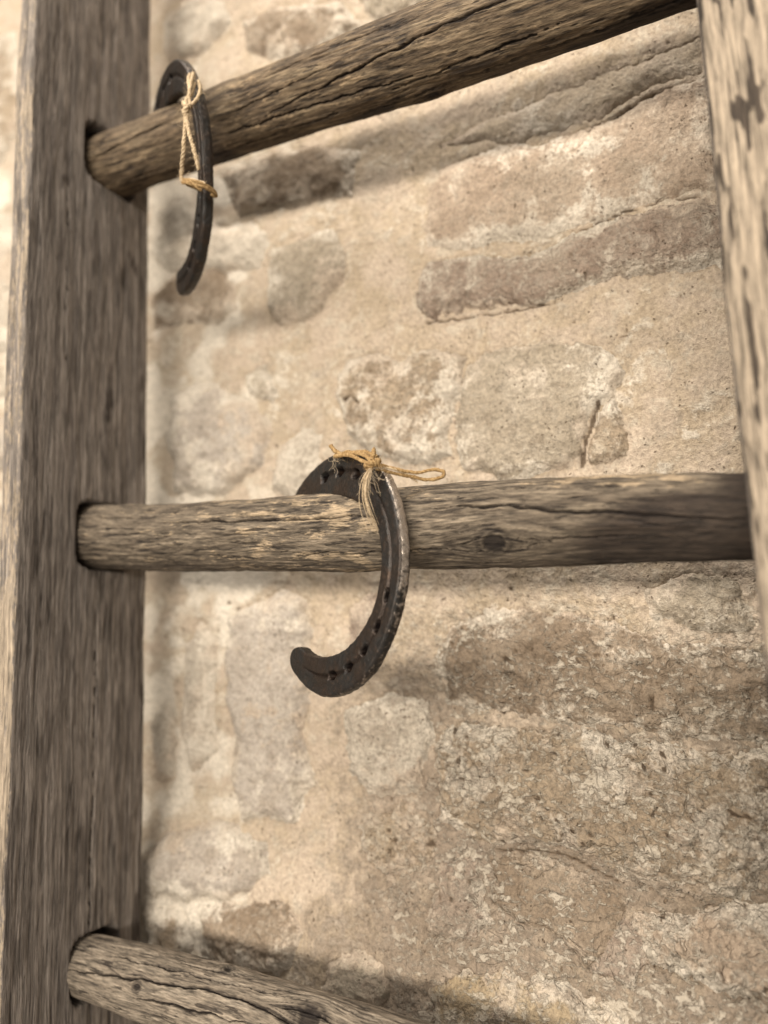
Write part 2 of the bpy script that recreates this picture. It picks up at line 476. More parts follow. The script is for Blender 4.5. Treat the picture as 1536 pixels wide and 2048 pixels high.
# the wall goes on past both sides of the frame
_r = random.Random(14)
for x0_, x1_ in ((-345, -75), (475, 790)):
    z_ = -330
    while z_ < 170:
        hgt_ = _r.randint(50, 85); x_ = x0_
        while x_ < x1_ - 40:
            wd_ = _r.randint(60, 140)
            if x_ + wd_ > x1_: wd_ = x1_ - x_
            if wd_ > 35:
                pts_ = []
                for k_ in range(9):
                    a_ = 2 * math.pi * k_ / 9
                    c_, s_ = math.cos(a_), math.sin(a_)
                    q_ = (abs(c_) ** 3.2 + abs(s_) ** 3.2) ** (-1 / 3.2) * _r.uniform(0.86, 1.0)
                    pts_.append((int(x_ + wd_ / 2 + c_ * q_ * (wd_ / 2 - 7)), int(z_ + hgt_ / 2 + s_ * q_ * (hgt_ / 2 - 6))))
                STONES.append((_r.choice(['grey', 'tan', 'brown', 'pale', 'pink', 'lilac']), _r.randint(3, 5), 5, 0.4, 0.45, tuple(pts_)))
            x_ += wd_
        z_ += hgt_


def poly_sd(px, pz, poly):
    """signed distance, positive inside"""
    n = len(poly)
    d2 = np.full(px.shape, 1e9); inside = np.zeros(px.shape, bool)
    for i in range(n):
        ax, az = poly[i]; bx, bz = poly[(i + 1) % n]
        ex, ez = bx - ax, bz - az
        wx, wz = px - ax, pz - az
        tt = np.clip((wx * ex + wz * ez) / (ex * ex + ez * ez + 1e-9), 0, 1)
        d2 = np.minimum(d2, (wx - ex * tt) ** 2 + (wz - ez * tt) ** 2)
        if abs(bz - az) > 1e-9:
            c = (az > pz) != (bz > pz)
            inside ^= c & (px < (bx - ax) * (pz - az) / (bz - az) + ax)
    d = np.sqrt(d2)
    return np.where(inside, d, -d)


def wall_base(x, z):          # shared large relief, mm; low bulge added to shrink the bottom rung's shadow
    return 21.0 * sstep(-180, -265, z) + 4.0 * fbm2(x / 95, z / 95, 3, 11) + 2.0 * fbm2(x / 26, z / 26, 4, 21)


def edge_noise(x, z):
    return 6.5 * fbm2(x / 24, z / 24, 4, 31, 0.6) + 1.2 * perlin2(x / 3.0, z / 3.0, 37)


def rough_region(x, z):       # the coarse, picked lower right of the wall
    r = sstep(150, 260, x + 25 * perlin2(x / 40, z / 40, 41)) * sstep(-10, -75, z + 20 * perlin2(x / 35, z / 35, 43))
    return r


def relief(x, z, rough, seed):
    c, v = chips2(x / 9.5 + 0.45 * perlin2(x / 6, z / 6, seed), z / 7.5 + 0.45 * perlin2(x / 6, z / 6, seed + 5), seed)
    c2, v2 = chips2(x / 3.2, z / 2.8, seed + 9)
    lump = fbm2(x / 9, z / 8, 4, seed + 20, 0.6)
    h = rough * (1.25 * c + 0.6 * c2 + 2.2 * lump) + (1 - rough) * 0.8 * lump + 0.22 * perlin2(x / 2.4, z / 2.4, seed + 30)
    return h, v, lump, c


def pale_brown(x, z):
    pale = sstep(190, 20, x + 40 * fbm2(x / 60, z / 60, 3, 51)) * (0.25 + 0.75 * sstep(-0.1, 0.35, fbm2(x / 45, z / 45, 3, 55)))
    pale = pale * sstep(460, 330, z)
    brown = sstep(-35, -130, z + 0.10 * (x - 250) + 35 * fbm2(x / 50, z / 50, 3, 57)) * sstep(95, 215, x) * 0.68
    brown = brown + 0.35 * sstep(0.1, 0.45, fbm2(x / 70, z / 70, 3, 59)) * sstep(60, 160, x)
    return pale, np.clip(brown, 0, 1)


CRACKS = [   # joints and splits that show dark: width, depth, path on the wall in mm
    (1.1, 2.5, [(227, 141), (252, 140), (279, 139), (299, 139), (313, 139)]), (1.5, 2.8, [(338, 73), (333, 60), (329, 47), (327, 35)]), (1.0, 2.2, [(335, 243), (347, 248), (359, 251), (374, 256), (385, 256)]), (0.8, 1.6, [(327, 180), (354, 186), (379, 189), (398, 185)]),
    (1.0, 2.0, [(273, -185), (294, -183), (313, -182), (340, -191)]), (0.45, 0.5, [(348, 110), (352, 110), (356, 110)]), (0.4, 0.5, [(354, 114), (355, 116), (355, 112), (356, 113)]), (1.2, 2.0, [(-23, 182), (-1, 181), (20, 180)]), (1.0, 2.0, [(167, 95), (173, 97), (179, 91)]),
]


def wall_cracks(x, z):
    out = np.zeros(x.shape); dep = np.zeros(x.shape)
    for w, d, path in CRACKS:
        p = np.array(path, float)
        k = (x > p[:, 0].min() - 8) & (x < p[:, 0].max() + 8) & (z > p[:, 1].min() - 8) & (z < p[:, 1].max() + 8)
        if not k.any(): continue
        a, c = x[k] + 0.8 * perlin2(x[k] / 6, z[k] / 6, 401), z[k] + 1.3 * perlin2(x[k] / 6, z[k] / 6, 402)
        best = np.full(a.shape, 1e9)
        for (ax, az), (bx, bz) in zip(p[:-1], p[1:]):
            ex, ez = bx - ax, bz - az
            t = np.clip(((a - ax) * ex + (c - az) * ez) / (ex * ex + ez * ez), 0, 1)
            best = np.minimum(best, np.hypot(a - ax - ex * t, c - az - ez * t))
        wl = w * (0.75 + 0.7 * perlin2(a / 7, c / 7, 403))
        m = sstep(1.6, 0.5, best / np.maximum(wl, 0.15))
        out[k] = np.maximum(out[k], m); dep[k] = np.maximum(dep[k], m * d)
    return out, dep


def axis(segs):
    out = [segs[0][0]]
    for a, b, s in segs:
        n = max(1, int(round((b - a) / s)))
        out += list(a + (b - a) * (np.arange(n) + 1) / n)
    return np.array(out)


xs = axis([(-900, -360, 30), (-360, -60, 4), (-60, 60, 2.2), (60, 460, 1.25), (460, 520, 4), (520, 820, 8), (820, 1100, 30)])
zs = axis([(-760, -420, 20), (-420, -300, 2.4), (-300, 330, 1.25), (330, 500, 2.2), (500, 620, 5), (620, 900, 20)])
GX, GZ = np.meshgrid(xs, zs, indexing='ij')
wx, wz = GX.ravel(), GZ.ravel()
sd = np.full(wx.shape, -1e3)
for tone, proud, ew, rough, smear, poly in STONES:
    px = [p[0] for p in poly]; pz = [p[1] for p in poly]
    k = (wx > min(px) - 15) & (wx < max(px) + 15) & (wz > min(pz) - 15) & (wz < max(pz) + 15)
    sd[k] = np.maximum(sd[k], poly_sd(wx[k], wz[k], poly))
rr = rough_region(wx, wz)
hrel, cv, lump, ch = relief(wx, wz, 0.12 + 0.55 * rr, 101)
en = edge_noise(wx, wz)
H = wall_base(wx, wz) + 0.9 * hrel - 7.0 * sstep(-1.0, 7.0, sd + en)
# mortar worn a little hollow next to the stones
H = H - 1.0 * sstep(-8, 0, sd + en)
pit_n = perlin2(wx / 4.2, wz / 4.2, 71)
pit = sstep(0.60, 0.75, pit_n) * sstep(0.0, 0.4, perlin2(wx / 30, wz / 30, 73) + 0.15)
H = H - 1.3 * pit
ck, ckd = wall_cracks(wx, wz)
H = H - ckd
pit = np.maximum(pit, ck)
pale, brown = pale_brown(wx, wz)
# a dry joint crack here and there
wall = empty('stone_wall', (0.2, WALL_Y, -0.76))
tag(wall, 'rubble stone wall with cream lime mortar behind the wooden ladder', 'wall', kind='structure')
off = (0.2, WALL_Y, -0.76)
verts = np.stack([wx / 1000, WALL_Y - H / 1000, wz / 1000], 1)
chip = rr * sstep(0.62, 0.9, cv) * sstep(-0.3, 0.5, ch)
mesh_obj('mortar', verts, grid_quads(len(xs), len(zs))[:, ::-1], M['mortar'], wall,
         {'smear': np.clip(0.25 + 0.4 * lump, 0, 1), 'pale': pale, 'brown': brown, 'pit': pit * 0.8, 'chip': chip * 0.8, 'rough': rr * 0.8}, offset=off)

for si, (tone, proud, ew, rough, smear, poly) in enumerate(STONES):
    px = np.array([p[0] for p in poly], float); pz = np.array([p[1] for p in poly], float)
    x0, x1, z0, z1 = px.min() - 8, px.max() + 8, pz.min() - 8, pz.max() + 8
    stp = 4.0 if (x0 > 462 or x1 < -60 and z1 < 185) else (1.25 if x0 > 20 else 1.8)
    gx = np.arange(x0, x1, stp); gz = np.arange(z0, z1, stp)
    A, B = np.meshgrid(gx, gz, indexing='ij')
    a, b = A.ravel(), B.ravel()
    d = poly_sd(a, b, poly)
    dn = d + edge_noise(a, b)
    rng = np.random.default_rng(500 + si)
    hr, v, lmp, cc = relief(a, b, rough, 200 + 13 * si)
    tx, tz = rng.uniform(-0.02, 0.02, 2)
    dome = 1.75 * proud * (1 - np.exp(-np.clip(dn, 0, None) / ew)) - 0.9 * np.clip(-dn, 0, None)
    facet = 1.3 * np.abs(fbm2(a / 28 + si, b / 28, 2, 77 + si)) * sstep(0, 8, dn)
    h = wall_base(a, b) + dome - 1.6 + facet * 1.6 + tx * (a - px.mean()) + tz * (b - pz.mean()) + hr * (0.9 + 0.5 * rough)
    q = grid_quads(len(gx), len(gz))[:, ::-1]
    keep = (dn[q] > -3.5).any(1)
    q = q[keep]
    used = np.unique(q); remap = np.full(len(a), -1); remap[used] = np.arange(len(used))
    q = remap[q]
    pale_s, brown_s = pale_brown(a, b)
    pt = sstep(0.35, 0.6, perlin2(a / 5.0, b / 5.0, 91 + si)) * sstep(0.1, 0.4, perlin2(a / 22, b / 22, 95 + si)) * rough
    h = h - 1.0 * pt
    ck, ckd = wall_cracks(a, b)
    h = h - ckd
    pt = np.maximum(pt, ck)
    sm = np.clip(smear * (0.75 + 0.9 * fbm2(a / 22, b / 22, 3, 300 + si)) + 0.5 * np.exp(-np.clip(dn, 0, None) / 8.0), 0, 1)
    chip = rough * sstep(0.55, 0.85, v) * sstep(-0.4, 0.5, cc)
    V = np.stack([a / 1000, WALL_Y - h / 1000, b / 1000], 1)[used]
    mesh_obj('stone', V, q, M[tone], wall,
             {'smear': sm[used], 'pale': pale_s[used] * 0.45, 'brown': brown_s[used] * 0.5, 'pit': pt[used], 'chip': chip[used] * 0.8,
              'rough': np.clip(np.maximum(0.55 * rough, 0.9 * rough_region(a, b)), 0, 1)[used]}, offset=off)


# ------------------------------------------------------------------ wooden beams (rails and rungs)
def interp(tab, s):
    t = np.array(tab, float)
    return np.interp(s, t[:, 0], t[:, 1])


def crack_field(S, U, cracks, scale_u):
    """S along (mm), U around (mm); cracks = list of (path[(s,u)], width mm)"""
    out = np.zeros(S.shape)
    for ci, (path, wd) in enumerate(cracks):
        p = np.array(path, float)
        s0, s1 = p[0, 0], p[-1, 0]
        uc = np.interp(S, p[:, 0], p[:, 1]) * scale_u
        uc = uc + 1.1 * perlin2(S / 13, np.full(S.shape, ci * 3.3), 7 + ci) + 0.4 * perlin2(S / 3.5, np.full(S.shape, ci * 5.1), 17 + ci)
        tap = np.clip(np.minimum(S - s0, s1 - S) / (0.25 * (s1 - s0)), 0, 1) ** 0.5
        wloc = wd * tap * (0.65 + 0.5 * perlin2(S / 9, np.full(S.shape, ci * 1.7 + 9), 27 + ci))
        dist = np.abs(U - uc)
        if out.ndim: out = np.maximum(out, np.where(wloc > 0.05, sstep(1.0, 0.25, dist / np.maximum(wloc, 0.05)), 0))
    return out


def knot_fields(S, U, knots, scale_u):
    k_mask = np.zeros(S.shape); swell = np.zeros(S.shape); du = np.zeros(S.shape); ring = np.zeros(S.shape)
    for (ks, ku, kr) in knots:
        a = (S - ks); b = (U - ku * scale_u)
        r = np.sqrt((a / 1.25) ** 2 + b ** 2)
        k_mask = np.maximum(k_mask, sstep(kr * 1.05, kr * 0.7, r + 0.6 * perlin2(S / 2.5, U / 2.5, 61)))
        swell += np.exp(-(r / (kr * 2.6)) ** 2)
        # grain parts round the knot
        du += np.exp(-(a / (kr * 3.2)) ** 2) * np.sign(b) * kr * 1.1 * np.exp(-np.abs(b) / (kr * 1.8))
        ring = np.maximum(ring, np.exp(-((r - kr * 1.25) / (kr * 0.28)) ** 2))
    return k_mask, swell, du, ring


def rung(name, ladder, x0, x1, cz, rad, cy, mat, cracks, knots, seed, stain_shade, flake, twist=0.0, lit_patch=None, n=620, mcount=216, ends=3.0):
    s = np.linspace(x0, x1, n)
    # finer steps on the half that faces the room
    t = np.linspace(0, 1, mcount, endpoint=False)
    phi = 2 * math.pi * t + 0.45 * np.sin(2 * math.pi * t) * -1.0
    phi = np.where(phi > math.pi, phi - 2 * math.pi, phi)
    order = np.argsort(phi); phi = phi[order]
    S, P = np.meshgrid(s, phi, indexing='ij')
    S, P = S.ravel(), P.ravel()
    R0 = interp(rad, S)
    cyl = R0 * (1 + 0.038 * perlin3(S / 75, 1.3 * np.cos(P), 1.3 * np.sin(P), seed)
                + 0.030 * perlin3(S / 22, 1.6 * np.cos(P), 1.6 * np.sin(P), seed + 1))
    rm = float(np.mean([r for _, r in rad]))
    U = P * rm
    km, sw, du, ring = knot_fields(S, U, knots, rm)
    tw = twist * (S - x0) / 1000.0
    Ug = U - du
    Pg = Ug / rm + tw
    g_y, g_z = rm * np.cos(Pg), rm * np.sin(Pg)
    grain = perlin3(S / 30, g_y / 1.5, g_z / 1.5, seed + 2)
    grain2 = perlin3(S / 60, g_y / 3.4, g_z / 3.4, seed + 3)
    coarse = perlin3(S / 14, g_y / 5, g_z / 5, seed + 4)
    # long drying checks: thin zero lines of a stretched noise
    cn = perlin3(S / 46, g_y / 3.0, g_z / 3.0, seed + 5)
    gate = sstep(0.02, 0.32, perlin3(S / 28, g_y / 7, g_z / 7, seed + 6))
    checks = sstep(0.075, 0.018, np.abs(cn)) * gate
    cn2 = perlin3(S / 20, g_y / 1.6, g_z / 1.6, seed + 15)
    gate2 = sstep(0.05, 0.3, perlin3(S / 18, g_y / 6, g_z / 6, seed + 16))
    checks2 = sstep(0.09, 0.02, np.abs(cn2)) * gate2
    cr = crack_field(S, Ug, cracks, rm)
    fl = (interp(flake, S) + (lit_patch(S, P) if lit_patch else 0)) * (0.6 + 1.2 * perlin3(S / 16, g_y / 6, g_z / 6, seed + 7))
    flk = perlin3(S / 7, g_y / 2.2, g_z / 2.2, seed + 8)
    flake_step = sstep(0.05, 0.16, flk) * np.clip(fl, 0, 1)
    disp = (0.32 * grain + 0.35 * grain2 + 0.35 * coarse - 0.7 * checks - 0.35 * checks2 - 2.4 * cr
            + 0.45 * flake_step + 1.3 * sw - 1.5 * km - 0.45 * ring)
    rr_ = cyl + disp
    e = np.minimum(S - x0, x1 - S)
    rr_ = rr_ - 0.3 * sstep(ends, 0, e)
    y = interp(cy, S) - rr_ * np.cos(P)
    z = interp(cz, S) + rr_ * np.sin(P)
    V = np.stack([S, y, z], 1) / 1000.0
    mc = len(phi)
    q = grid_quads(n, mc, True)
    nv = len(V)
    caps = np.array([[interp(cz, np.array([x0]))[0]], [interp(cz, np.array([x1]))[0]]])
    V = np.vstack([V, [[(x0 - 1) / 1000, 0, caps[0, 0] / 1000], [(x1 + 1) / 1000, 0, caps[1, 0] / 1000]]])
    j = np.arange(mc); j2 = (j + 1) % mc
    c0 = np.stack([np.full(mc, nv), j, j2, j2], 1)[:, :3]
    c1 = np.stack([np.full(mc, nv + 1), (n - 1) * mc + j2, (n - 1) * mc + j], 1)
    st = stain_shade(S, P, rm)
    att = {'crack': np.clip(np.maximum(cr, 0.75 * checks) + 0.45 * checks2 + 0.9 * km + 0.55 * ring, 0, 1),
           'flake': np.clip(fl + 0.25 * flake_step, 0, 1), 'stain_shade': st}  # flake also carries the painted lit patch of the middle rung
    gc = np.stack([S, g_y, g_z], 1) / 1000.0
    for k in att: att[k] = np.append(att[k], [0.6, 0.6])
    att['gc'] = np.vstack([gc, gc[:1], gc[-1:]])
    me_faces = [tuple(f) for f in []]
    o = mesh_obj(name, V, q, mat, ladder, att)
    # close the ends
    import bmesh
    bm = bmesh.new(); bm.from_mesh(o.data); bm.verts.ensure_lookup_table()
    for f in np.vstack([c0, c1]):
        try: bm.faces.new([bm.verts[int(i)] for i in f]).smooth = True
        except ValueError: pass
    bmesh.ops.recalc_face_normals(bm, faces=bm.faces[-2 * mc:])
    bm.to_mesh(o.data); bm.free()
    return o


ladder = empty('wooden_ladder', (0, 0, 0))
tag(ladder, 'old weathered wooden ladder with round rungs standing before the stone wall', 'ladder')

mid_cz = [(-20, 0.3), (0, -0.1), (62, -3.8), (145, -5.7), (215, -6.8), (276, -6.2), (329, -6.6), (376, -7.5), (412, -8.8), (440, -9.2)]
mid_r = [(-20, 21.8), (62, 21.5), (145, 21.4), (215, 22.2), (276, 22.5), (329, 21.5), (376, 20.4), (412, 19.3), (440, 19.0)]
top_cz = [(-30, 276.4), (0, 276.2), (102, 275.2), (172, 274.6), (250, 272.2), (306, 271.8), (407, 269.8), (440, 269.4)]
top_r = [(-30, 22.3), (60, 21.6), (102, 21.8), (172, 22.6), (250, 23.6), (306, 24.0), (407, 22.4), (440, 22.2)]
low_cz = [(-10, -270.8), (20, -270.3), (80, -269.1), (158, -267.7), (263, -266.7), (450, -266)]
low_r = [(-10, 16.5), (20, 16.6), (80, 19.2), (158, 19.6), (263, 18.2), (450, 18.5)]
flat0 = [(-100, 0.0), (500, 0.0)]


def shade_mid(S, P, rm):  # right rail's shadow on the rung end painted dark; underside darker too
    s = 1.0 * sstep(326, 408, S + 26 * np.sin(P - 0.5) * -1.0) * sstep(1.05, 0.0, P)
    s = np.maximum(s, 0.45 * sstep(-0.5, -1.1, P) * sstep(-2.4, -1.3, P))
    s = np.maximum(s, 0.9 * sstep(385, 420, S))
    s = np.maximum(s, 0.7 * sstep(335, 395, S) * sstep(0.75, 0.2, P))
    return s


def dark_top(S, P, rm):  # underside, right end and random blotches made darker
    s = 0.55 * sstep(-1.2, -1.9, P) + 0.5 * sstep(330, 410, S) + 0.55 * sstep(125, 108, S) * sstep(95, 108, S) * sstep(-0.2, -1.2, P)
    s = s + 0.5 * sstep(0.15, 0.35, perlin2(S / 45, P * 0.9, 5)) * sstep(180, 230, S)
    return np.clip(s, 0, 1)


def dark_low(S, P, rm):  # slightly darker towards the underside
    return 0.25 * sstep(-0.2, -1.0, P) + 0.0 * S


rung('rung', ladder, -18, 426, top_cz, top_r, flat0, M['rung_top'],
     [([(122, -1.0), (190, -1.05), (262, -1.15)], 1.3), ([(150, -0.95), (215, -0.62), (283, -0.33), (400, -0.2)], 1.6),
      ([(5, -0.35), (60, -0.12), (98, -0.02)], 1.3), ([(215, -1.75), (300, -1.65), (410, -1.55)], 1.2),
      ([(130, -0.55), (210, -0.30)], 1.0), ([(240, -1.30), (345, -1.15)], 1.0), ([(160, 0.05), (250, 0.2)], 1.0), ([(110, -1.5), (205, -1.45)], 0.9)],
     [(262, -1.98, 3.6)], 3, dark_top, [(0, 0.12), (110, 0.35), (220, 0.38), (290, 0.25), (430, 0.15)], 1.2)
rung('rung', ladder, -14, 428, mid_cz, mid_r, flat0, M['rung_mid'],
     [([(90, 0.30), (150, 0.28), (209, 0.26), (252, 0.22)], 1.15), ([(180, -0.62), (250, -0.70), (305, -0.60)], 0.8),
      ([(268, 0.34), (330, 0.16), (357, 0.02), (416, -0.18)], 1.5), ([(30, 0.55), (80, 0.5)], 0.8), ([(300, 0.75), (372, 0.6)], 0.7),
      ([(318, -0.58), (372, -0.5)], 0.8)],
     [(307, -0.56, 5.2)], 23, shade_mid, [(0, 0.2), (90, 0.32), (150, 0.5), (215, 0.62), (250, 0.55), (275, 0.3), (300, 0.2), (345, 0.2), (430, 0.05)],
     lit_patch=lambda S, P: 0.7 * sstep(305, 345, S) * sstep(415, 385, S) * sstep(0.45, 0.9, P))  # lit top of the right end painted pale, above the painted shadow
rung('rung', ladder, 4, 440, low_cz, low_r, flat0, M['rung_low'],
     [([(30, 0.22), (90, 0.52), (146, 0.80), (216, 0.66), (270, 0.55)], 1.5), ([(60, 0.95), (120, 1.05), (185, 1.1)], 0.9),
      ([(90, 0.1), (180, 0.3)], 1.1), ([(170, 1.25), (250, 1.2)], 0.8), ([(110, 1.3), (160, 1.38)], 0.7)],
     [(205, 0.84, 5.5), (143, 1.5, 2.4), (268, 1.35, 3.0), (92, 0.36, 2.0)], 43, dark_low, [(0, 0.12), (100, 0.2), (260, 0.22), (440, 0.2)], 0.4)


def rail(name, ladder, corner_pts, xfun, z0, z1, mat, seed, mortises, flake_fun, stain_fun, cracks, yfun=None, n=640):
    """corner_pts: closed section (dx, y, corner radius) in mm, dx measured from xfun(z); rounded corners, walked anticlockwise"""
    pts = np.array([(p[0], p[1]) for p in corner_pts], float); rads = [p[2] for p in corner_pts]
    k = len(pts); path = []
    for i in range(k):
        a, b, c = pts[i - 1], pts[i], pts[(i + 1) % k]
        u = (a - b) / np.linalg.norm(a - b); v = (c - b) / np.linalg.norm(c - b)
        r = rads[i]
        p0, p1 = b + u * r, b + v * r
        for t_ in np.linspace(0, 1, 7):
            path.append((1 - t_) ** 2 * p0 + 2 * t_ * (1 - t_) * b + t_ ** 2 * p1)
    path = np.array(path); closed = np.vstack([path, path[:1]])
    seg = np.linalg.norm(np.diff(closed, axis=0), axis=1); cum = np.concatenate([[0], np.cumsum(seg)])
    per = cum[-1]; mc = int(per / 1.15)
    w = np.linspace(0, per, mc, endpoint=False)
    sx = np.interp(w, cum, closed[:, 0]); sy = np.interp(w, cum, closed[:, 1])
    tx = np.roll(sx, -2) - np.roll(sx, 2); ty = np.roll(sy, -2) - np.roll(sy, 2)
    l = np.hypot(tx, ty); nx, ny = ty / l, -tx / l
    s = np.linspace(z0, z1, n)
    S, J = np.meshgrid(s, np.arange(mc), indexing='ij'); S = S.ravel(); J = J.ravel()
    bx, by, nxx, nyy = sx[J], sy[J], nx[J], ny[J]
    W = w[J]
    wander = 1.6 * perlin2(S / 130, np.full(S.shape, seed * 1.7), seed)
    grain = perlin3(S / 60, bx / 2.0, by / 2.0, seed + 2)
    grain2 = perlin3(S / 120, bx / 6, by / 6, seed + 3)
    lumps = perlin3(S / 45, bx / 20, by / 20, seed + 4)
    cn = perlin3(S / 190, bx / 4.0, by / 4.0, seed + 5)
    gate = sstep(0.05, 0.3, perlin3(S / 90, bx / 9, by / 9, seed + 6))
    checks = sstep(0.06, 0.012, np.abs(cn)) * gate
    nick = sstep(0.28, 0.5, perlin3(S / 9, bx / 3.5, by / 3.5, seed + 7))
    cr = crack_field(S, by, cracks, 1.0) * (nxx > 0.5) if cracks else np.zeros(S.shape)
    disp = 0.35 * grain + 0.5 * grain2 + 0.8 * lumps - 0.7 * checks - 0.15 * nick - 2.0 * cr
    hole = np.zeros(S.shape)
    for (mz, my, hh, hw) in mortises:
        a = np.abs(S - mz - 0.6 * perlin2(by / 6, S / 6, 3)) / hh; b = np.abs(by - my) / hw
        rr2 = (a ** 5 + b ** 5) ** 0.2
        hole = np.maximum(hole, sstep(1.02, 0.98, rr2) * (nxx > 0.6))
    disp = disp * (1 - hole) - 14.0 * hole
    xx = xfun(S) + bx + nxx * disp + wander
    yy = by + nyy * disp + 0.8 * perlin2(S / 160, np.full(S.shape, seed * 2.9), seed + 9)
    if yfun: yy = yy + yfun(S)
    V = np.stack([xx, yy, S], 1) / 1000.0
    gc = np.stack([S, bx, by], 1) / 1000.0
    q = grid_quads(n, mc, True)[:, ::-1]
    att = {'crack': np.clip(cr + 0.5 * checks + 0.08 * nick + 0.85 * hole, 0, 1), 'flake': flake_fun(S, bx, by, nxx, nyy),  # shade inside the mortises painted dark along with the cracks
           'stain_shade': stain_fun(S, bx, by, nxx, nyy), 'gc': gc}
    return mesh_obj(name, V, q, mat, ladder, att)


# left rail: narrow weathered front edge, deep inner face with three mortises
def left_stain(S, x, y, nx, ny):
    s = 0.45 * sstep(0.10, 0.45, perlin2(S / 45, y / 9, 78) + 0.4 * perlin2(S / 14, y / 4, 74)) + 0.25 * sstep(22, 40, y)
    for (cz_, cy_, rz, ry, w_, sl) in ((92, 2, 46, 5, 0.95, 0.06), (40, 6, 18, 4, 0.7, 0.0), (205, 24, 16, 7, 0.8, -0.5), (-205, 12, 26, 5, 0.5, 0.1), (240, -38, 9, 5, 0.9, 0.2), (-60, -48, 70, 3, 0.6, 0.0)):
        yy = y - cy_ - sl * (S - cz_)
        s = np.maximum(s, w_ * np.exp(-((S - cz_) / rz) ** 2 - (yy / ry) ** 2) * (0.75 + 0.6 * perlin2(S / 8, y / 3, 79)))
    return np.clip(s, 0, 1)


rail('rail', ladder, [(0, -66.0, 2.5), (0, 38.5, 3.0), (-30, 38.5, 5.0), (-18, -66.0, 4.0)], lambda z: -0.0501 * z + 21.5, -560, 640, M['rail'], 5,
     [(276.3, 0, 22.3, 22.6), (-1.4, -0.5, 22.0, 22.6), (-270.3, 0, 18.6, 18.4)],
     lambda S, x, y, nx, ny: np.clip(0.05 + (0.10 + 0.45 * sstep(60, -140, S) + 0.35 * perlin2(S / 50, x / 3, 76)) * sstep(-0.3, -0.8, ny) + 0.2 * perlin2(S / 60, y / 8, 77) + 0.30 * sstep(-60, -66, y), 0, 1),
     left_stain,
     [([(-280, -6), (-150, -5), (-40, -6)], 0.5), ([(100, -34), (170, -35), (250, -36)], 0.45)],
     lambda z: -0.0145 * z)
# right rail: broad pale front face close to the lens
rail('rail', ladder, [(0, -46, 5.0), (52, -46, 8.0), (52, 54, 5.0), (0, 54, 4.0)][::-1][::-1] and [(52, -46, 8.0), (52, 54, 5.0), (0, 54, 4.0), (0, -46, 5.0)],
     lambda z: -0.040 * z + 417.0, -560, 560, M['rail'], 9, [],
     lambda S, x, y, nx, ny: np.clip(0.15 + 0.75 * sstep(-0.2, -0.7, ny), 0, 1),
     lambda S, x, y, nx, ny: 0.85 * sstep(0.08, 0.45, perlin2(S / 34, x / 3.0, 88) + 0.5 * perlin2(S / 11, x / 1.6, 89)) * (ny < 0),
     None)


